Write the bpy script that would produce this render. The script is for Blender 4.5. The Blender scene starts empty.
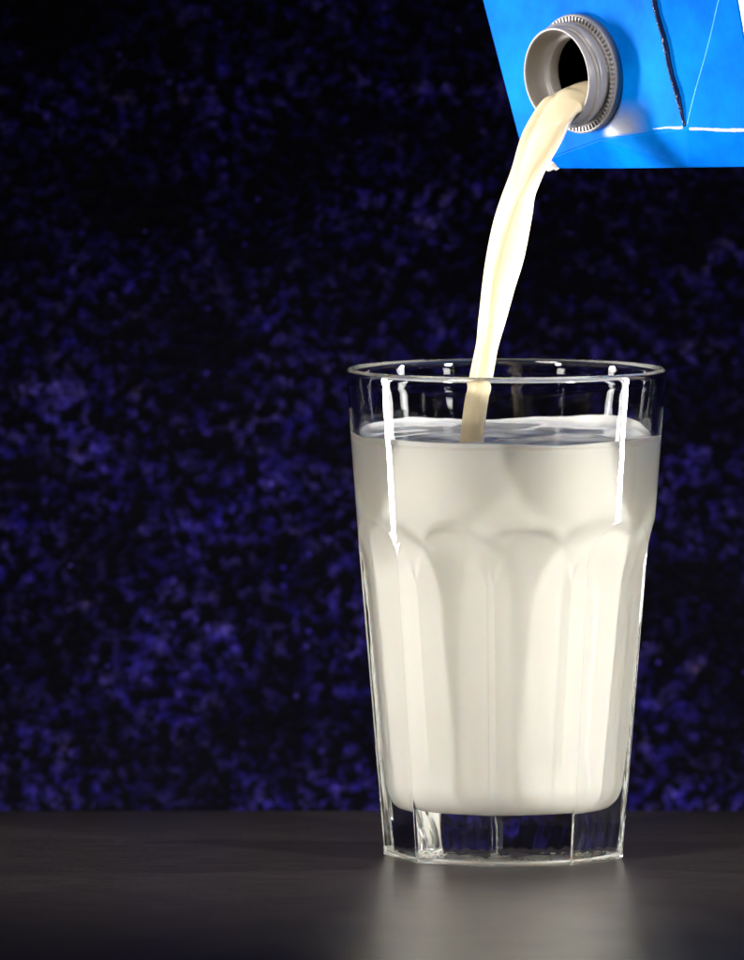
import bpy, bmesh, math, random
import numpy as np
from mathutils import Vector, Matrix

random.seed(7)
rng = np.random.default_rng(7)
S = 0.01                      # everything below is measured in centimetres
scene = bpy.context.scene
col = scene.collection

# ------------------------------------------------------------------ camera
D = 300.0                     # distance to the middle of the picture
PITCH = math.radians(4.1)
K = 35.0 * D                  # focal length in pixels of the 744 x 960 photograph
ZC = 10.77
CAM = Vector((-3.83, -D * math.cos(PITCH), ZC + D * math.sin(PITCH)))
RIGHT = Vector((1, 0, 0))
FWD = Vector((0, math.cos(PITCH), -math.sin(PITCH)))
UP = Vector((0, math.sin(PITCH), math.cos(PITCH)))


def at(px, py, y):
    """point (cm) at depth y that lies on a ray measured on the photograph"""
    d = RIGHT * ((px - 372) / K) + UP * ((480 - py) / K) + FWD
    return CAM + d * ((y - CAM.y) / d.y)


def on_plane(px, py, p0, n):
    d = RIGHT * ((px - 372) / K) + UP * ((480 - py) / K) + FWD
    return CAM + d * ((p0 - CAM).dot(n) / d.dot(n))


cam_data = bpy.data.cameras.new('camera')
cam = bpy.data.objects.new('camera', cam_data)
col.objects.link(cam)
cam.location = CAM * S
cam.rotation_euler = (math.pi / 2 - PITCH, 0, 0)
cam_data.sensor_fit = 'VERTICAL'
cam_data.sensor_height = 36
cam_data.lens = 36 * K / 960
cam_data.clip_start = 0.05
cam_data.clip_end = 50
cam_data.dof.use_dof = True
cam_data.dof.focus_distance = (D - 2.5) * S
cam_data.dof.aperture_fstop = 16
scene.camera = cam


# ------------------------------------------------------------------ helpers
def link_mesh(name, verts, faces, mat, parent=None, smooth=True, mats=None, fmat=None):
    me = bpy.data.meshes.new(name)
    me.from_pydata([tuple(float(c) * S for c in v) for v in verts], [], faces)
    for m in (mats or [mat]):
        me.materials.append(m)
    if fmat:
        for p, i in zip(me.polygons, fmat):
            p.material_index = i
    bm = bmesh.new()
    bm.from_mesh(me)
    bmesh.ops.recalc_face_normals(bm, faces=bm.faces)
    bm.to_mesh(me)
    bm.free()
    if smooth:
        for p in me.polygons:
            p.use_smooth = True
    o = bpy.data.objects.new(name, me)
    col.objects.link(o)
    if parent is not None:
        o.parent = parent
        o.matrix_parent_inverse = Matrix.Translation(parent.location).inverted()
    return o


def thing(name, loc, label, cat):
    o = bpy.data.objects.new(name, None)
    o.empty_display_size = 0.02
    col.objects.link(o)
    o.location = Vector(loc) * S
    o['label'] = label
    o['category'] = cat
    return o


def tag(o, label, cat):
    o['label'] = label
    o['category'] = cat
    return o


def ring_faces(nr, nt, closed=True):
    f = []
    for i in range(nr - 1):
        for j in range(nt if closed else nt - 1):
            a = i * nt + j
            b = i * nt + (j + 1) % nt
            f.append((a, b, b + nt, a + nt))
    return f


def smooth01(t):
    t = np.clip(t, 0, 1)
    return t * t * (3 - 2 * t)


class Nodes:
    def __init__(self, name):
        self.mat = bpy.data.materials.new(name)
        self.mat.use_nodes = True
        self.t = self.mat.node_tree
        self.t.nodes.clear()
        self.out = self.t.nodes.new('ShaderNodeOutputMaterial')

    def n(self, kind, **kw):
        nd = self.t.nodes.new(kind)
        for k, v in kw.items():
            if k in ('inp',):
                for kk, vv in v.items():
                    nd.inputs[kk].default_value = vv
            else:
                setattr(nd, k, v)
        return nd

    def l(self, a, b):
        self.t.links.new(a, b)

    def surf(self, s):
        self.l(s, self.out.inputs['Surface'])
        return self.mat

    def ramp(self, fac, stops, interp='LINEAR'):
        r = self.n('ShaderNodeValToRGB')
        r.color_ramp.interpolation = interp
        e = r.color_ramp.elements
        while len(e) < len(stops):
            e.new(0.5)
        for el, (p, c) in zip(e, stops):
            el.position = p
            el.color = (c, c, c, 1) if not isinstance(c, tuple) else (*c, 1)
        self.l(fac, r.inputs['Fac'])
        return r.outputs['Color']

    def noise(self, vec, scale, detail=3, rough=0.55, dist=0.0):
        nd = self.n('ShaderNodeTexNoise', inp={'Scale': scale, 'Detail': detail, 'Roughness': rough, 'Distortion': dist})
        if vec is not None:
            self.l(vec, nd.inputs['Vector'])
        return nd.outputs['Fac']

    def coords(self, scale=(1, 1, 1)):
        tc = self.n('ShaderNodeTexCoord')
        mp = self.n('ShaderNodeMapping')
        mp.inputs['Scale'].default_value = scale
        self.l(tc.outputs['Object'], mp.inputs['Vector'])
        return mp.outputs['Vector']

    def bump(self, h, strength, dist):
        b = self.n('ShaderNodeBump', inp={'Strength': strength, 'Distance': dist})
        self.l(h, b.inputs['Height'])
        return b.outputs['Normal']

    def math(self, op, a, b):
        m = self.n('ShaderNodeMath', operation=op)
        for i, v in enumerate((a, b)):
            if isinstance(v, (int, float)):
                m.inputs[i].default_value = v
            else:
                self.l(v, m.inputs[i])
        return m.outputs[0]


# ------------------------------------------------------------------ materials
def mat_glass():
    N = Nodes('clear_glass')
    v = N.coords()
    # faint moulding ripples in pressed glass
    h = N.noise(v, 60, 2, 0.5)
    g = N.n('ShaderNodeBsdfGlass', inp={'IOR': 1.5, 'Roughness': 0.0, 'Color': (0.985, 0.99, 0.99, 1)})
    N.l(N.bump(h, 0.06, 0.002), g.inputs['Normal'])
    return N.surf(g.outputs[0])


def mat_milk(name, c, rad, scale, rough=0.08, sw=1.0):
    N = Nodes(name)
    v = N.coords()
    f = N.noise(v, 45, 2)
    mix = N.n('ShaderNodeMix', data_type='RGBA')
    mix.inputs[6].default_value = (*c, 1)
    mix.inputs[7].default_value = (c[0] * 0.97, c[1] * 0.96, c[2] * 0.93, 1)
    N.l(f, mix.inputs['Factor'])
    b = N.n('ShaderNodeBsdfPrincipled', inp={
        'Roughness': rough, 'IOR': 1.36, 'Specular IOR Level': 0.32, 'Subsurface Weight': sw,
        'Subsurface Radius': rad, 'Subsurface Scale': scale})
    N.l(mix.outputs[2], b.inputs['Base Color'])
    return N.surf(b.outputs[0])


def mat_velvet():
    N = Nodes('crushed_velvet')
    v = N.coords()
    big = N.noise(N.coords((0.8, 1, 1.5)), 24, 4, 0.62, 0.3)
    mid = N.noise(v, 250, 2, 0.55, 0.3)
    fine = N.noise(v, 700, 2, 0.6)
    a = N.ramp(mid, [(0.46, 0.0), (0.56, 0.3), (0.72, 1.0)])
    bmask = N.ramp(big, [(0.38, 0.05), (0.5, 0.4), (0.64, 1.15)])
    pile = N.math('MULTIPLY', a, bmask)
    spk = N.ramp(fine, [(0.45, 0.35), (0.75, 1.4)])
    pile = N.math('MULTIPLY', pile, spk)
    hue = N.noise(v, 130, 2)
    colr = N.ramp(hue, [(0.32, (0.009, 0.005, 0.115)), (0.5, (0.018, 0.012, 0.13)), (0.66, (0.036, 0.026, 0.15)), (0.75, (0.07, 0.045, 0.12))])
    mix = N.n('ShaderNodeMix', data_type='RGBA', clamp_factor=False)
    mix.inputs[6].default_value = (0.0003, 0.0002, 0.0008, 1)
    vo = N.n('ShaderNodeTexVoronoi', inp={'Scale': 260.0})
    N.l(v, vo.inputs['Vector'])
    sep = N.n('ShaderNodeSeparateColor')
    N.l(vo.outputs['Color'], sep.inputs['Color'])
    dot = N.math('MULTIPLY', N.math('LESS_THAN', vo.outputs['Distance'], 0.2), N.math('GREATER_THAN', sep.outputs[0], 0.9))
    pile = N.math('ADD', pile, N.math('MULTIPLY', dot, N.math('MULTIPLY', sep.outputs[1], 0.6)))
    N.l(pile, mix.inputs['Factor'])
    N.l(colr, mix.inputs[7])
    b = N.n('ShaderNodeBsdfPrincipled', inp={'Roughness': 0.75, 'Specular IOR Level': 0.02,
                                             'Sheen Weight': 0.015, 'Sheen Roughness': 0.4, 'Sheen Tint': (0.15, 0.1, 0.8, 1)})
    N.l(mix.outputs[2], b.inputs['Base Color'])
    h = N.math('ADD', mid, N.math('MULTIPLY', fine, 0.3))
    N.l(N.bump(h, 0.4, 0.003), b.inputs['Normal'])
    return N.surf(b.outputs[0])


def mat_table():
    N = Nodes('dark_satin_laminate')
    v = N.coords()
    vs = N.coords((14, 60, 1))
    grain = N.noise(vs, 4, 4, 0.6)
    blot = N.noise(v, 30, 3, 0.6)
    fine = N.noise(v, 1500, 2, 0.6)
    c = N.ramp(grain, [(0.3, (0.017, 0.0135, 0.0125)), (0.7, (0.027, 0.022, 0.0205))])
    spk = N.n('ShaderNodeMix', data_type='RGBA', blend_type='MULTIPLY')
    spk.inputs['Factor'].default_value = 1.0
    N.l(c, spk.inputs[6])
    N.l(N.ramp(N.noise(v, 700, 2, 0.7), [(0.3, 0.55), (0.7, 1.5)]), spk.inputs[7])
    c = spk.outputs[2]
    b = N.n('ShaderNodeBsdfPrincipled', inp={'Specular IOR Level': 0.55})
    N.l(c, b.inputs['Base Color'])
    r = N.math('ADD', N.math('MULTIPLY', blot, 0.10), N.math('MULTIPLY', grain, 0.08))
    N.l(N.math('ADD', r, 0.22), b.inputs['Roughness'])
    h = N.math('ADD', N.math('MULTIPLY', fine, 0.5), grain)
    N.l(N.bump(h, 0.12, 0.0006), b.inputs['Normal'])
    return N.surf(b.outputs[0])


def mat_paper(name, c1, c2, rough=0.42, inside=False, spec=0.25, coat=0.0):
    N = Nodes(name)
    v = N.coords()
    f = N.ramp(N.noise(v, 26, 5, 0.65), [(0.3, 0.0), (0.7, 1.0)])
    mix = N.n('ShaderNodeMix', data_type='RGBA')
    mix.inputs[6].default_value = (*c1, 1)
    mix.inputs[7].default_value = (*c2, 1)
    N.l(f, mix.inputs['Factor'])
    b = N.n('ShaderNodeBsdfPrincipled', inp={'Roughness': rough, 'IOR': 1.45, 'Specular IOR Level': spec,
                                             'Coat Weight': coat, 'Coat Roughness': 0.12})
    c = mix.outputs[2]
    if inside:                # inner side coloured near black, painting in the shade of the hollow
        geo = N.n('ShaderNodeNewGeometry')
        m2 = N.n('ShaderNodeMix', data_type='RGBA')
        N.l(geo.outputs['Backfacing'], m2.inputs['Factor'])
        N.l(c, m2.inputs[6])
        m2.inputs[7].default_value = (0.006, 0.006, 0.007, 1)
        c = m2.outputs[2]
    N.l(c, b.inputs['Base Color'])
    h = N.math('ADD', N.noise(v, 70, 3), N.math('MULTIPLY', N.noise(v, 900, 2), 0.08))
    N.l(N.bump(h, 0.15, 0.002), b.inputs['Normal'])
    return N.surf(b.outputs[0])


def mat_plastic(name, c, rough=0.35, sss=0.0):
    N = Nodes(name)
    v = N.coords()
    f = N.noise(v, 200, 3)
    mix = N.n('ShaderNodeMix', data_type='RGBA')
    mix.inputs[6].default_value = (*c, 1)
    mix.inputs[7].default_value = (c[0] * 0.85, c[1] * 0.85, c[2] * 0.86, 1)
    N.l(f, mix.inputs['Factor'])
    b = N.n('ShaderNodeBsdfPrincipled', inp={'Roughness': rough, 'Subsurface Weight': sss,
                                             'Subsurface Radius': (1, 0.8, 0.7), 'Subsurface Scale': 0.0015})
    N.l(mix.outputs[2], b.inputs['Base Color'])
    N.l(N.bump(f, 0.08, 0.0006), b.inputs['Normal'])
    return N.surf(b.outputs[0])


M_GLASS = mat_glass()
M_MILK = mat_milk('milk', (0.92, 0.895, 0.83), (1.0, 0.75, 0.5), 0.0012, 0.03, 0.35)
M_STREAM = mat_milk('milk_in_flow', (0.73, 0.63, 0.44), (1.0, 0.9, 0.75), 0.0015, 0.12, 0.8)


def mat_spout_reflection():  # see-through beige for the reflection painted beside the spout
    N = Nodes('painted_spout_reflection')
    at_ = N.n('ShaderNodeAttribute', attribute_name='reflection_fade')
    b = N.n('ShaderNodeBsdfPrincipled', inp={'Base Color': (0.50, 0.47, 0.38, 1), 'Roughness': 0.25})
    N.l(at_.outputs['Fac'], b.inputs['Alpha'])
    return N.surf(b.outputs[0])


M_SPOUT_REFLECTION = mat_spout_reflection()
M_VELVET = mat_velvet()
M_TABLE = mat_table()
M_BLUE = mat_paper('blue_coated_card', (0.0, 0.085, 0.54), (0.0, 0.24, 0.90), 0.5, True, 0.02)
M_NAVY = mat_paper('navy_seam_card', (0.001, 0.005, 0.03), (0.002, 0.01, 0.06), 0.35, False, 0.1)
M_SKY = mat_paper('pale_blue_card_crease', (0.03, 0.36, 0.9), (0.08, 0.45, 0.95), 0.3)
M_WHITE = mat_paper('white_card', (0.78, 0.78, 0.76), (0.85, 0.85, 0.83), 0.4)
M_SCUFF_HIGHLIGHT = mat_paper('scuff_highlight_card', (0.45, 0.58, 0.72), (0.8, 0.82, 0.82), 0.5)
M_INSIDE = mat_paper('shaded_inside_carton', (0.02, 0.02, 0.02), (0.03, 0.03, 0.03), 0.5)  # near-black colour standing for shade inside the carton
M_SPOUT = mat_plastic('grey_white_plastic', (0.34, 0.318, 0.31), 0.33, 0.25)


# ------------------------------------------------------------------ setting
def build_table():
    bm = bmesh.new()
    x0, x1, y0, y1, th = -75, 75, -95, 12.4, 2.4
    vs = [bm.verts.new((x * S, y * S, z * S)) for z in (-th, 0) for x, y in ((x0, y0), (x1, y0), (x1, y1), (x0, y1))]
    for f in ((0, 3, 2, 1), (4, 5, 6, 7), (0, 1, 5, 4), (1, 2, 6, 5), (2, 3, 7, 6), (3, 0, 4, 7)):
        bm.faces.new([vs[i] for i in f])
    bmesh.ops.bevel(bm, geom=[e for e in bm.edges], offset=0.12 * S, segments=3, affect='EDGES')
    me = bpy.data.meshes.new('table')
    bm.to_mesh(me)
    bm.free()
    me.materials.append(M_TABLE)
    for p in me.polygons:
        p.use_smooth = len(p.vertices) == 4 and p.area < 0.01
    o = bpy.data.objects.new('table', me)
    col.objects.link(o)
    o['kind'] = 'structure'


def build_backdrop():
    nx, nz = 190, 170
    X = np.linspace(-60, 55, nx)
    Z = np.linspace(-30, 62, nz)
    gx, gz = np.meshgrid(X, Z)
    y = 22 + 0.35 * np.sin(gx * 0.21 + 0.6 * np.sin(gz * 0.11)) + 0.25 * np.sin(gz * 0.33 + gx * 0.08)
    for _ in range(160):
        cx, cz, r, a = rng.uniform(-30, 25), rng.uniform(-5, 45), rng.uniform(0.8, 2.6), rng.uniform(-0.16, 0.16)
        y = y + a * np.exp(-((gx - cx) ** 2 + (gz - cz) ** 2) / r ** 2)
    v = np.stack([gx.ravel(), y.ravel(), gz.ravel()], 1)
    o = link_mesh('backdrop_cloth', v, ring_faces(nz, nx, False), M_VELVET)
    o['kind'] = 'structure'


build_table()
build_backdrop()

# ------------------------------------------------------------------ glass
NF = 9
PH = math.radians(-7.6)       # azimuth of one ridge, measured from the camera side towards +x
H = 13.98


def band(z):
    return 4.27 + (z - 9.77) * (4.585 - 4.27) / (13.98 - 9.77)


def apothem(z):
    a0 = 3.265 + (z - 0.2) * (3.90 - 3.265) / (8.4 - 0.2)
    z0, zt = 8.15, 9.78
    t = np.clip((z - z0) / (zt - z0), 0, None)
    gap = band(zt) - (3.265 + (zt - 0.2) * (3.90 - 3.265) / 8.2)
    return a0 + gap * t ** 3


def outer_radius(theta, z):
    w = 2 * math.pi / NF
    u = (theta - PH) / w
    d = (u - np.floor(u) - 0.5) * w           # angle from facet centre
    facet = apothem(z) / np.cos(d) ** 1.0
    b = band(z)
    k = 0.03
    h = np.clip(0.5 + 0.5 * (b - facet) / k, 0, 1)
    edge = (w / 2 - np.abs(d)) * b            # distance from the ridge between two facets
    bead = 0.018 * np.exp(-(edge / 0.035) ** 2) * np.clip(h, 0, 1)
    bead = bead + 0.007 * np.exp(-((b - facet) / 0.022) ** 2)
    wave = 0.0015 * np.sin(theta * 47 + 2 * np.sin(z * 2.6 + 2 * theta)) * np.clip((1.7 - z) / 0.6, 0, 1)
    return b * (1 - h) + facet * h - k * h * (1 - h) + bead + wave


ZB = 1.43                      # inside floor of the tumbler


def inner_radius(z, theta=None):
    z = np.asarray(z, float)
    r = np.interp(z, [1.3, 3.0, 8.0, 9.0, 10.4, 13.2, 13.98], [2.60, 2.72, 3.20, 3.48, 4.00, 4.30, 4.37])
    # gentle smoothing of the profile
    r2 = sum(np.interp(z + dz, [1.3, 3.0, 8.0, 9.0, 10.4, 13.2, 13.98], [2.60, 2.72, 3.20, 3.48, 4.00, 4.30, 4.37]) for dz in (-0.5, -0.25, 0.25, 0.5)) / 4
    r = 0.3 * r + 0.7 * r2
    c = 0.75                  # rounded inside corner
    t = np.clip((ZB + c - z) / c, 0, 1)
    r = r - 0.75 * (1 - np.sqrt(np.clip(1 - t * t, 0, 1)))
    if theta is not None:     # the inside faintly follows the pressed panels
        w = 2 * math.pi / NF
        u = (theta - PH) / w
        d = (u - np.floor(u) - 0.5) * w
        ztop = 9.55 - 1.0 * (np.abs(d) / (w / 2)) ** 2
        a = smooth01((ztop - z) / 0.55) * smooth01((z - 2.32) / 0.8)
        r = r + a * r * (0.55 * (1 / np.cos(d) - 1) - 0.012)
    return r


_s = (np.arange(72) / 72) * 2 - 1
_s = 0.5 * _s + 0.5 * np.sin(_s * math.pi / 2)
TH = np.concatenate([PH + (q + 0.5) * 2 * math.pi / NF + _s * math.pi / NF for q in range(NF)])


def build_glass():
    th, nt = TH, len(TH)
    rows = []

    def ring(r, z):
        r = np.broadcast_to(r, (nt,))
        z = np.broadcast_to(z, (nt,))
        rows.append(np.stack([np.sin(th) * r, -np.cos(th) * r, z], 1))
    # underside: shallow hollow with a ring of knurled dots
    base = outer_radius(th, 0.25)
    rr = np.concatenate([[0.02], np.linspace(0.2, 3.02, 90)])
    for r in rr:
        z = 0.02 + 0.13 * smooth01((3.06 - r) / 0.3)
        dots = np.zeros(nt)
        for q in range(44):
            dd = (th - q * 2 * math.pi / 44 + math.pi) % (2 * math.pi) - math.pi
            dots += np.exp(-((dd * r) ** 2 + (r - 2.3) ** 2) / 0.004) + np.exp(-((dd * r) ** 2 + (r - 2.7) ** 2) / 0.003)
        ring(r, z - 0.16 * dots + 0.018 * np.sin(r * 21) * np.sin(th * 37 + r * 3) * min(1, max(0, (2.9 - r) / 0.3)) * min(1, r / 0.8))
    for q in np.linspace(0, 1, 8):
        a = q * math.pi / 2
        rc = base - 0.06
        rad = rc + 0.06 * np.sin(a)
        ring(np.maximum(rad, 3.03), 0.02 + 0.06 * (1 - np.cos(a)))
    zs = np.concatenate([np.linspace(0.1, 7.8, 70), np.arange(7.85, 9.95, 0.03), np.linspace(10.0, 13.6, 40)])
    for z in zs:
        ring(outer_radius(th, z), z)
    # rounded lip
    ro, ri = band(13.72), float(inner_radius(13.72))
    mid, half = (ro + ri) / 2, (ro - ri) / 2 + 0.012
    for q in np.linspace(0, math.pi, 15):
        ring(mid + half * math.cos(q), 13.76 + 0.22 * math.sin(q) ** 0.9 if 0 < q < math.pi - 1e-6 else 13.72)
    for z in np.concatenate([np.linspace(13.6, 10.0, 30), np.arange(9.95, 7.9, -0.035), np.linspace(7.85, ZB + 0.8, 70), ZB + 0.75 * (1 - np.sin(np.linspace(0.0, math.pi / 2 * 0.98, 16)))]):
        ring(inner_radius(z, th), z)
    last = float(inner_radius(ZB + 0.75 * (1 - math.sin(math.pi / 2 * 0.98))))
    for q in np.linspace(0.93, 0.0, 14):
        r = max(last * q, 0.02)
        ring(r, ZB)
    v = np.concatenate(rows)
    f = ring_faces(len(rows), nt)
    f.append(tuple(range(nt)))
    f.append(tuple(range((len(rows) - 1) * nt, len(rows) * nt)))
    o = link_mesh('drinking_glass', v, f, M_GLASS)
    o.cycles.is_caustics_caster = True
    tag(o, 'clear faceted glass tumbler nearly full of milk, standing on the dark table', 'glass')


build_glass()

# ------------------------------------------------------------------ milk in the glass
ZM = 12.06
IMPACT = at(471, 440, -2.6)


def build_milk():
    th, nt = TH, len(TH)
    rows = []
    ov = 0.014                # wets the glass: sits a hair inside its wall

    def ring(r, z):
        r = np.broadcast_to(r, (nt,))
        z = np.broadcast_to(z, (nt,))
        rows.append(np.stack([np.sin(th) * r, -np.cos(th) * r, z], 1))
    zlo = ZB + 0.75 * (1 - math.sin(math.pi / 2 * 0.98))
    rl = float(inner_radius(zlo))
    for q in np.linspace(0.0, 0.97, 12):
        ring(max(rl * q, 0.02), ZB - ov)
    for z in ZB + 0.75 * (1 - np.sin(np.linspace(math.pi / 2 * 0.98, 0, 16))):
        ring(inner_radius(z) + ov, z - ov * 0.5)
    for z in np.concatenate([np.linspace(ZB + 0.8, 7.85, 70), np.arange(7.9, 9.98, 0.035), np.linspace(10.0, ZM - 0.1, 20)]):
        ring(inner_radius(z, th) + ov, z)
    # uneven wetting line around the wall, higher to the back right
    wet = 0.10 + 0.05 * np.sin(th * 3 + 1.0) + 0.03 * np.sin(th * 7) + 0.16 * np.exp(-((th - 2.35) / 0.35) ** 2) \
        + 0.06 * np.exp(-((th - 3.9) / 0.6) ** 2)
    wet = np.where(np.cos(th) > 0.35, 0.05 + 0.02 * np.sin(th * 5) - 0.10 * np.exp(-((((th + math.pi) % (2 * math.pi)) - math.pi - 0.35) / 0.28) ** 2), wet)
    R = float(inner_radius(ZM)) + ov

    def surf(x, y):
        d = np.hypot(x - IMPACT.x, y - IMPACT.y)
        z = ZM + 0.06 * np.exp(-d / 1.5) * np.cos(d * 5.2 + 0.6) - 0.05 * np.exp(-(d / 0.7) ** 2)
        d2 = np.hypot(x - 2.0, y + 1.6)
        z = z - 0.06 * np.exp(-(d2 / 1.1) ** 2) * np.cos(d2 * 4.0)
        z = z + 0.010 * np.sin(x * 2.3 + 0.8 * y) * np.cos(y * 1.9 - 0.6 * x) + 0.006 * np.sin(x * 4.1 - y * 2.7 + 1)
        z = z + 0.022 * np.sin(x * 1.3 - y * 0.9 + 0.5) * np.sin(y * 1.1 + 0.4 * x)
        return z
    for q in np.linspace(0, 1, 6):
        ring(R, ZM - 0.1 + (0.1 + wet) * q)
    ring(R - 0.03, ZM + wet + 0.005)
    for r in np.concatenate([R - 0.05 - 0.5 * np.linspace(0, 1, 16) ** 1.5, np.linspace(R - 0.6, 0.02, 80)]):
        x, y = np.sin(th) * r, -np.cos(th) * r
        m = np.exp(-(R - 0.04 - r) / 0.11)
        ring(r, surf(x, y) * (1 - m) + (ZM + wet) * m)
    v = np.concatenate(rows)
    f = ring_faces(len(rows), nt)
    f.append(tuple(range(nt)))
    f.append(tuple(range((len(rows) - 1) * nt, len(rows) * nt)))
    o = link_mesh('milk', v, f, M_MILK)
    o.cycles.is_caustics_receiver = True
    tag(o, 'white milk filling the glass, its surface rippled by the falling stream', 'milk')


build_milk()

# ------------------------------------------------------------------ carton with spout
FL = at(583, 73, 0.15)                                   # centre of the spout's foot
NV = (RIGHT * -0.752 + UP * -0.125 - FWD * 0.646).normalized()   # spout axis, out of the carton
DN = (-UP - NV * (-UP).dot(NV)).normalized()             # downwards along the panel
VV = NV.cross(DN).normalized()
if VV.x < 0:
    VV = -VV                                             # to the right along the panel
LIPD = 1.02


def build_carton():
    root = thing('milk_carton', FL - NV * 6, 'bright blue milk carton tipped over above the glass, milk pouring from its open spout', 'carton')
    P = lambda px, py: on_plane(px, py, FL, NV)
    global C0_DEPTH
    TL, C0, FD, FE, TT = P(444, -150), P(526, 167), P(600, 140), P(686, 128.5), P(619, -150)
    hole = [FL + (DN * math.cos(a) + VV * math.sin(a)) * 1.06 for a in np.arange(40) / 40 * 2 * math.pi]
    n2 = (RIGHT * -0.62 + UP * -0.12 - FWD * 0.78).normalized()
    cr = (FE - TT).normalized()
    n2 = (n2 - cr * n2.dot(cr)).normalized()
    Q = lambda px, py: on_plane(px, py, FE, n2)
    G, HR = Q(760, 131), Q(704, -150)
    HR = Q(712, -150)
    TT2 = P(619, -150)
    # lower folded strip: turns away under the carton
    b0 = at(528, 168.2, C0.y + 0.05)
    b1 = at(610, 168.5, FD.y + 0.45)
    b2 = at(690, 167.5, FE.y + 0.55)
    b3 = at(766, 166.5, G.y + 0.6)
    back = -NV * 11.0
    C0_DEPTH = b0.y + (b1.y - b0.y) * 26 / 82 - 0.06
    bm = bmesh.new()
    V = lambda p: bm.verts.new(p * S)
    tl, c0, fd, fe, tt = map(V, (TL, C0, FD, FE, TT))
    g, hr = V(G), V(HR)
    vb = [V(p) for p in (b0, b1, b2, b3)]
    hv = [V(p) for p in hole]
    outer = [tl, c0, fd, fe, tt]
    edges = [bm.edges.new((outer[i], outer[(i + 1) % 5])) for i in range(5)]
    edges += [bm.edges.new((hv[i], hv[(i + 1) % 40])) for i in range(40)]
    bmesh.ops.triangle_fill(bm, use_beauty=True, use_dissolve=False, edges=edges, normal=NV)
    fcs = [bm.faces.new(q) for q in ((c0, vb[0], vb[1], fd), (fd, vb[1], vb[2], fe), (fe, vb[2], vb[3], g), (tt, fe, g, hr))]
    # far part of the carton, running up and back out of the picture
    tlb, b0b, b3b, hrb = (V(p + back) for p in (TL, b0, b3, HR))
    gb = V(G + back)
    white = []
    bm.faces.new((tl, tlb, b0b, vb[0]))
    bm.faces.new((tl, vb[0], c0))
    bm.faces.new((vb[0], b0b, b3b, vb[3], vb[2], vb[1]))
    white.append(bm.faces.new((g, vb[3], b3b, gb)))
    white.append(bm.faces.new((hr, g, gb, hrb)))
    bm.faces.new((tl, tt, hr, hrb, tlb))
    bm.faces.new((tlb, hrb, gb, b3b, b0b))
    for f in white:
        f.material_index = 1
    bmesh.ops.recalc_face_normals(bm, faces=bm.faces)
    sharp = [e for e in bm.edges if len(e.link_faces) == 2 and e.calc_face_angle(0) > 0.03
             and not any(v in hv for v in e.verts)]
    bmesh.ops.bevel(bm, geom=sharp, offset=0.05 * S, segments=2, affect='EDGES', clamp_overlap=True)
    me = bpy.data.meshes.new('carton_body')
    bm.to_mesh(me)
    bm.free()
    me.materials.append(M_BLUE)
    me.materials.append(M_WHITE)
    body = bpy.data.objects.new('carton_body', me)
    col.objects.link(body)
    body.parent = root
    body.matrix_parent_inverse = Matrix.Translation(root.location).inverted()

    # raised dark seam running down to the corner
    n, segs = 60, []
    a, b = P(648, -30), P(685.5, 126)
    ax = (b - a).normalized()
    sd = NV.cross(ax).normalized()
    if sd.x < 0:
        sd = -sd
    vs = []
    for i in range(n):
        t = i / (n - 1)
        c = a.lerp(b, t) + sd * (0.02 * math.sin(t * 17) + 0.004 * random.uniform(-1, 1))
        hgt = (0.11 + random.uniform(-0.015, 0.015)) * (1 - 0.6 * max(0, t - 0.85) / 0.15)
        w = 0.062 * (1 - 0.5 * max(0, t - 0.8) / 0.2)
        for s_, h_ in ((-w, -0.02), (-w * 0.9, hgt * 0.8), (-w * 0.3, hgt), (w * 0.5, hgt * 0.92), (w, hgt * 0.6), (w, -0.02)):
            vs.append(c + sd * s_ + NV * h_)
    fs = ring_faces(n, 6)
    fs.append(tuple(range(6)))
    fs.append(tuple(range((n - 1) * 6, n * 6)))
    seam = link_mesh('seam', vs, fs, M_NAVY, root)
    # frayed paper fibres along the seam
    vs, fs = [], []
    for i in range(46):
        t = random.random()
        c = a.lerp(b, t) + sd * random.uniform(-0.03, 0.05) + NV * (0.108 * (1 - 0.6 * max(0, t - 0.85) / 0.15))
        l, w, h = random.uniform(0.012, 0.045), random.uniform(0.005, 0.013), random.uniform(0.006, 0.015)
        k = len(vs)
        for p in (c - ax * l, c + sd * w, c + ax * l, c - sd * w, c + NV * h):
            vs.append(p)
        fs += [(k, k + 1, k + 4), (k + 1, k + 2, k + 4), (k + 2, k + 3, k + 4), (k + 3, k, k + 4), (k + 3, k + 2, k + 1, k)]
    link_mesh('frayed_paper_edge', vs, fs, M_WHITE, seam, smooth=False)

    # thin pale crease running up from the corner, and pale strips painting scuff and highlight on the fold
    def strip(name, p, q, w, h, nrm, mat, taper=0.0, wob=0.0):
        ax_ = (q - p).normalized()
        s2 = nrm.cross(ax_).normalized()
        vs, m = [], 40
        for i in range(m):
            t = i / (m - 1)
            c = p.lerp(q, t) + s2 * wob * math.sin(t * 9.0)
            ww = w * (1 - taper * t) * random.uniform(0.8, 1.15)
            for s_, h_ in ((-ww, -0.02), (-ww * 0.6, h), (ww * 0.6, h), (ww, -0.02)):
                vs.append(c + s2 * s_ + nrm * h_)
        f = ring_faces(m, 4)
        f.append((0, 1, 2, 3))
        f.append(tuple(range(m * 4 - 4, m * 4)))
        return link_mesh(name, vs, f, mat, root)
    strip('corner_crease', Q(687, 126), Q(727, -30), 0.03, 0.004, n2, M_SKY, -0.3, 0.02)
    strip('scuff_highlight_fold', Q(690, 129.2), Q(757, 131), 0.045, 0.02, (n2 - UP * 0.5).normalized(), M_SCUFF_HIGHLIGHT, -0.6, 0.01)
    strip('scuff_highlight_fold', P(683, 127.5), P(653, 128.5), 0.06, 0.012, (NV - UP * 0.3).normalized(), M_SCUFF_HIGHLIGHT, 0.8, 0.01)

    # fading beige patch that paints the spout's reflection onto the panel
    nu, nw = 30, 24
    vs, al = [], []
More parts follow.
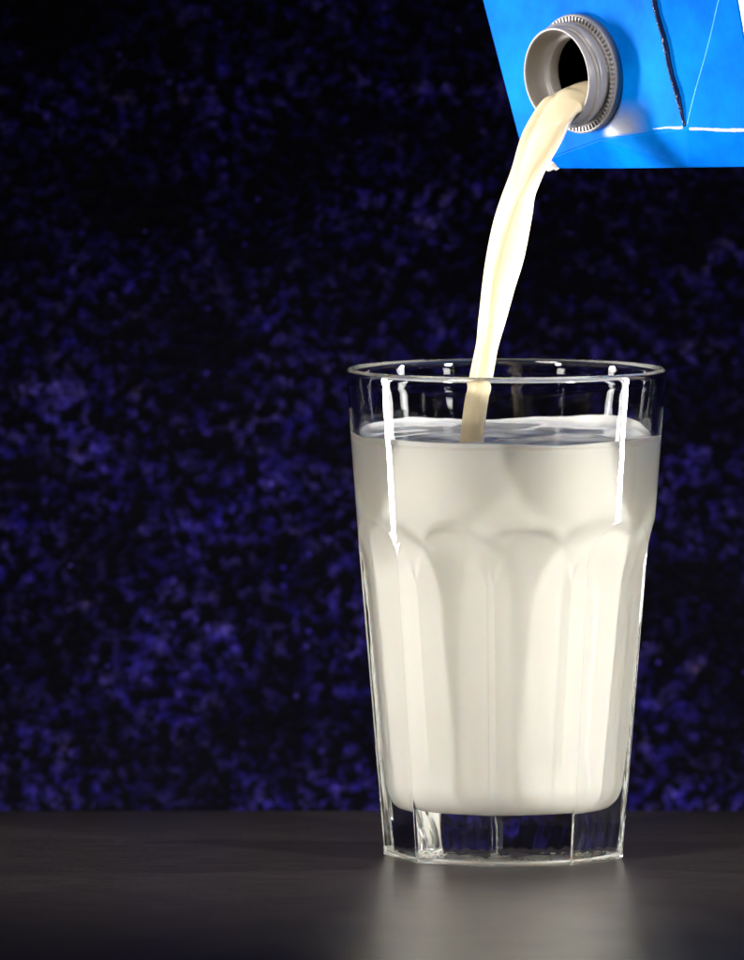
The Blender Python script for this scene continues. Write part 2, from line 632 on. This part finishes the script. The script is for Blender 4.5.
    for i in range(nw):
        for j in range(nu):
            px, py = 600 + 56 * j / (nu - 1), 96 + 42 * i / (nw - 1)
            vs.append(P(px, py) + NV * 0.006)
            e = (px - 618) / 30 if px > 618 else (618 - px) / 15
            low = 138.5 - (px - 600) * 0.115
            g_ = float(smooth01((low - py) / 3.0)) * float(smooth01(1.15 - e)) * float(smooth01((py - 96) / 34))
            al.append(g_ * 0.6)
    sm = link_mesh('spout_reflection', vs, ring_faces(nw, nu, False), M_SPOUT_REFLECTION, root)
    ca = sm.data.color_attributes.new('reflection_fade', 'FLOAT_COLOR', 'POINT')
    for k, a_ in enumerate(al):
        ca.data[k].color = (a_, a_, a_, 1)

    # ---- spout
    def lathe(name, prof, mat, parent, nt=128, wob=None):
        vs = []
        for d, r in prof:
            for j in range(nt):
                a_ = j / nt * 2 * math.pi
                vs.append(FL + NV * d + (DN * math.cos(a_) + VV * math.sin(a_)) * r)
        return link_mesh(name, vs, ring_faces(len(prof), nt), mat, parent)

    def arc(d0, r0, rad, a0, a1, k=5):
        return [(d0 + rad * math.sin(a0 + (a1 - a0) * i / k), r0 + rad * math.cos(a0 + (a1 - a0) * i / k)) for i in range(k + 1)]
    hp = math.pi / 2
    prof = [(0.02, 1.05), (-0.02, 1.06), (-0.02, 1.66), (0.0, 1.70)] + arc(0.22, 1.66, 0.05, 0, hp) + \
        [(0.27, 1.52), (0.29, 1.45), (0.33, 1.43), (0.50, 1.43)] + \
        [(0.52, 1.435), (0.55, 1.50), (0.58, 1.515), (0.66, 1.515), (0.69, 1.50), (0.72, 1.44), (0.74, 1.425)] + \
        [(0.80, 1.42), (LIPD - 0.05, 1.41)] + arc(LIPD - 0.045, 1.362, 0.046, 0, math.pi, 8) + \
        [(LIPD - 0.1, 1.315), (0.62, 1.285), (0.44, 1.26), (0.38, 1.22), (0.35, 1.12), (0.33, 1.07), (0.29, 1.05), (0.02, 1.05)]
    spout = lathe('spout', prof, M_SPOUT, root)
    # screw thread: a rising rib round the neck
    vs, m = [], 90
    for i in range(m):
        t = i / (m - 1)
        a_ = -0.9 + t * 3.9
        d = 0.50 + 0.40 * t
        g_ = smooth01(min(t, 1 - t) * 8)
        rad = DN * math.cos(a_) + VV * math.sin(a_)
        for dd, r in ((-0.06, 1.40), (-0.025, 1.42 + 0.09 * g_), (0.02, 1.42 + 0.09 * g_), (0.05, 1.40)):
            vs.append(FL + NV * (d + dd) + rad * r)
    f = ring_faces(m, 4)
    f += [(0, 1, 2, 3), tuple(range(m * 4 - 4, m * 4))]
    link_mesh('screw_thread', vs, f, M_SPOUT, spout)
    # ring of ratchet teeth on the foot of the spout
    vs, fs = [], []
    nteeth = 72
    for i in range(nteeth):
        a_ = i / nteeth * 2 * math.pi
        rad = DN * math.cos(a_) + VV * math.sin(a_)
        tan = VV * math.cos(a_) - DN * math.sin(a_)
        c = FL + NV * 0.255
        w = 0.033
        k = len(vs)
        for hh, sc in ((0.0, 1.0), (0.085, 0.75)):
            for r_, s_ in ((1.50, -1), (1.66, -1), (1.66, 1), (1.50, 1)):
                vs.append(c + rad * (r_ - (0.02 if hh else 0) * (1 if r_ > 1.6 else -1)) + tan * s_ * w * sc + NV * hh)
        fs += [(k + 4, k + 5, k + 6, k + 7), (k, k + 1, k + 5, k + 4), (k + 1, k + 2, k + 6, k + 5), (k + 2, k + 3, k + 7, k + 6),
               (k + 3, k, k + 4, k + 7), (k + 3, k + 2, k + 1, k)]
    link_mesh('ratchet_ring', vs, fs, M_SPOUT, spout, smooth=False)


build_carton()

# ------------------------------------------------------------------ the falling stream
def build_stream():
    m = 72
    ph = np.arange(m) / m * 2 * math.pi
    rings = []

    def section(c, w, t, prof):
        rings.append(np.array([c + w * x + t * y for x, y in prof]))

    def profile(tau, bumps):
        x = np.cos(ph)
        y = np.sin(ph) * tau
        front = np.clip(np.sin(ph), 0, 1) ** 0.6
        for amp, cx, sl, sr in bumps:
            sg = np.where(x < cx, sl, sr)
            y = y + amp * np.exp(-np.abs((x - cx) / sg) ** 1.6) * front
        return list(zip(x, y))
    up_ = -DN
    # inside the carton and along the floor of the spout
    for d, r, hw, tt in ((-0.55, 0.60, 0.70, 0.36), (-0.1, 0.62, 0.76, 0.38), (0.33, 0.66, 0.80, 0.38), (0.62, 0.80, 0.92, 0.42), (0.9, 0.86, 0.98, 0.44)):
        g = smooth01((d + 0.1) / 1.0)
        c = FL + NV * d + DN * r - VV * 0.02
        section(c, VV * hw, up_ * tt, profile(1.0, [(-0.45 * g, -0.45, 0.25, 0.25)]))
    # falling: (row in the photograph, left, right, depth, twist 0..1, thickness, bumps)
    fall = [
        (119, 526.5, 577, -0.78, 0.00, 0.50, [(-0.38, -0.45, 0.26, 0.26)]),
        (131, 521.5, 569, -0.92, 0.06, 0.52, [(-0.32, -0.42, 0.28, 0.28)]),
        (147, 517, 560.5, -1.08, 0.14, 0.55, [(-0.22, -0.36, 0.3, 0.3)]),
        (168, 512, 546.5, -1.27, 0.24, 0.60, [(-0.10, -0.2, 0.3, 0.3), (0.10, 0.6, 0.4, 0.3)]),
        (187, 505, 538.5, -1.42, 0.36, 0.58, [(0.25, 0.6, 0.5, 0.4)]),
        (197, 501.3, 534.7, -1.50, 0.44, 0.54, [(0.35, 0.4, 0.45, 0.6)]),
        (214, 495.6, 532.6, -1.62, 0.56, 0.48, [(0.42, 0.1, 0.4, 0.8)]),
        (234, 490.6, 529, -1.76, 0.68, 0.42, [(0.48, -0.2, 0.34, 1.0)]),
        (261, 485.5, 523.8, -1.92, 0.80, 0.40, [(0.50, -0.42, 0.3, 1.1)]),
        (287, 482, 515.4, -2.06, 0.9, 0.46, [(0.42, -0.48, 0.28, 1.0)]),
        (307, 480, 510, -2.16, 0.95, 0.58, [(0.28, -0.4, 0.3, 0.9)]),
        (323, 478, 505.5, -2.23, 1.0, 0.72, [(0.12, -0.2, 0.4, 0.6)]),
        (340, 476.8, 500.3, -2.30, 1.0, 0.82, [(0.06, 0.2, 0.4, 0.4)]),
        (353, 474.2, 497, -2.36, 1.0, 0.86, [(0.10, 0.4, 0.3, 0.3)]),
        (370, 470.6, 494.4, -2.43, 1.0, 0.85, [(0.14, 0.45, 0.3, 0.3)]),
        (395, 466, 489.5, -2.52, 1.0, 0.8, [(0.10, 0.3, 0.3, 0.3)]),
        (420, 462.5, 486, -2.60, 1.0, 0.8, [(0.08, 0.2, 0.3, 0.3)]),
        (440, 460.5, 483.5, -2.66, 1.0, 0.9, []),
        (448, 457, 488, -2.68, 1.0, 0.95, []),
        (456, 454, 491, -2.70, 1.0, 0.95, []),
    ]
    vh = Vector((VV.x, VV.y, 0)).normalized()
    for row, xl, xr, dy, tw, tau, bumps in fall:
        ang = math.atan2(vh.y, vh.x) * (1 - tw)
        w = Vector((math.cos(ang), math.sin(ang), 0))
        t = Vector((w.y, -w.x, 0))
        pr = profile(tau, bumps)
        # rim-forward lean while the flow is still turning downwards
        pts = np.array([w * x + t * y for x, y in pr])
        a, b = at(xl, row, dy), at(xr, row, dy)
        lo, hi = pts[:, 0].min(), pts[:, 0].max()
        sc = (b.x - a.x) / (hi - lo)
        pts = pts * sc
        pts[:, 0] += a.x - pts[:, 0].min()
        pts[:, 1] += dy - (pts[:, 1].min() + pts[:, 1].max()) / 2
        lean = 0.55 * (1 - smooth01((row - 110) / 70.0))
        pts[:, 2] = a.z
        if lean > 0:
            xm = (a.x + b.x) / 2
            pts[:, 2] += lean * 0.5 * (pts[:, 0] - xm)
        rings.append(pts)
    rings_a = np.array(rings)
    # Catmull-Rom along the flow
    out = []
    n = len(rings_a)
    for i in range(n - 1):
        p0, p1, p2, p3 = rings_a[max(i - 1, 0)], rings_a[i], rings_a[i + 1], rings_a[min(i + 2, n - 1)]
        for k in range(8):
            t = k / 8
            out.append(0.5 * (2 * p1 + (p2 - p0) * t + (2 * p0 - 5 * p1 + 4 * p2 - p3) * t ** 2 + (3 * p1 - p0 - 3 * p2 + p3) * t ** 3))
    out.append(rings_a[-1])
    o_ = np.array(out)
    # relax lengthwise so that the facets flow into one another
    for _ in range(14):
        o_[1:-1] = 0.5 * o_[1:-1] + 0.25 * (o_[:-2] + o_[2:])
    v = o_.reshape(-1, 3)
    f = ring_faces(len(o_), m)
    f.append(tuple(range(m)))
    f.append(tuple(range((len(o_) - 1) * m, len(o_) * m)))
    o = link_mesh('milk_stream', v, f, M_STREAM)
    tag(o, 'creamy stream of milk falling from the carton spout into the glass', 'milk stream')


build_stream()


def build_drop():
    c = at(553.5, 163.5, C0_DEPTH)
    bm = bmesh.new()
    bmesh.ops.create_icosphere(bm, subdivisions=4, radius=1.0)
    for v in bm.verts:
        x, y, z = v.co
        x *= 0.24 * (1 - 0.35 * z)
        y *= 0.12
        z = z * 0.2 - 0.10 * max(0, -x) * 2 + 0.02 * math.sin(x * 30)
        v.co = Vector((x + 0.35 * z, y, z))
    vs = [c + v.co for v in bm.verts]
    fs = [tuple(v.index for v in f.verts) for f in bm.faces]
    bm.free()
    o = link_mesh('milk_drip', vs, fs, M_MILK)
    tag(o, 'small white drip of milk on the blue lower edge of the carton, beside the stream', 'drip')


build_drop()


# ------------------------------------------------------------------ lamps
def area(name, loc, target, w, h, power, colr=(1, 1, 1), spread=180, sharp=True):
    ld = bpy.data.lights.new(name, 'AREA')
    ld.shape = 'RECTANGLE'
    ld.size, ld.size_y = w * S, h * S
    ld.energy = power
    ld.color = colr
    ld.spread = math.radians(spread)
    ld.cycles.is_caustics_light = sharp
    o = bpy.data.objects.new(name, ld)
    col.objects.link(o)
    o.location = Vector(loc) * S
    d = (Vector(target) - Vector(loc)).normalized()
    o.rotation_euler = d.to_track_quat('-Z', 'Y').to_euler()
    return o


for sharp_ in (True, False):      # each strip lamp is doubled; the second copy is added to fill dark edges
    o_ = 0.0 if sharp_ else 0.4
    area('strip_lamp_and_fill', (-38 - o_, 3.0, 11), (0, -3, 14), 3.3, 21, 0.58 if sharp_ else 0.24, (1.0, 0.97, 0.95), 74, sharp_)
    area('strip_lamp_and_fill', (38 + o_, 1.0, 13), (0, -3, 15), 2.8, 25, 0.85 if sharp_ else 0.4, (1.0, 0.98, 0.95), 74, sharp_)
for sharp_ in (True, False):
    o_ = 0.0 if sharp_ else 1.5
    area('front_softbox', (-66 - o_, -72, 40), (0, 0, 8.5), 9, 18, 0.125 if sharp_ else 0.07, (1.0, 0.96, 0.9), 28, sharp_)
    area('front_softbox', (68 + o_, -66, 36), (0, 0, 8.5), 9, 18, 0.21 if sharp_ else 0.11, (1.0, 0.97, 0.93), 28, sharp_)
area('high_fill', (-50, -62, 84), (0, 0, 9), 26, 22, 0.22, (1.0, 0.96, 0.9), 28, False)  # added fill light, brightens the milk surface and the stream
area('cloth_fill', (-6, 10, -14), (-6, 22, 8), 60, 6, 2.8, (0.95, 0.95, 1.0))  # added light hidden below the table edge, brightens the lower cloth

w = bpy.data.worlds.new('World')
scene.world = w
w.use_nodes = True
bg = w.node_tree.nodes['Background']
bg.inputs['Color'].default_value = (0.5, 0.5, 0.6, 1)
bg.inputs['Strength'].default_value = 0.001

scene.view_settings.view_transform = 'Standard'
scene.view_settings.look = 'None'
scene.view_settings.exposure = 0
scene.view_settings.gamma = 1
scene.render.engine = 'CYCLES'
scene.cycles.max_bounces = 24
scene.cycles.transmission_bounces = 20
scene.cycles.glossy_bounces = 12
scene.cycles.diffuse_bounces = 8
scene.cycles.caustics_reflective = True
scene.cycles.caustics_refractive = True
scene.cycles.blur_glossy = 0.3
scene.cycles.sample_clamp_indirect = 8
scene.cycles.use_denoising = True
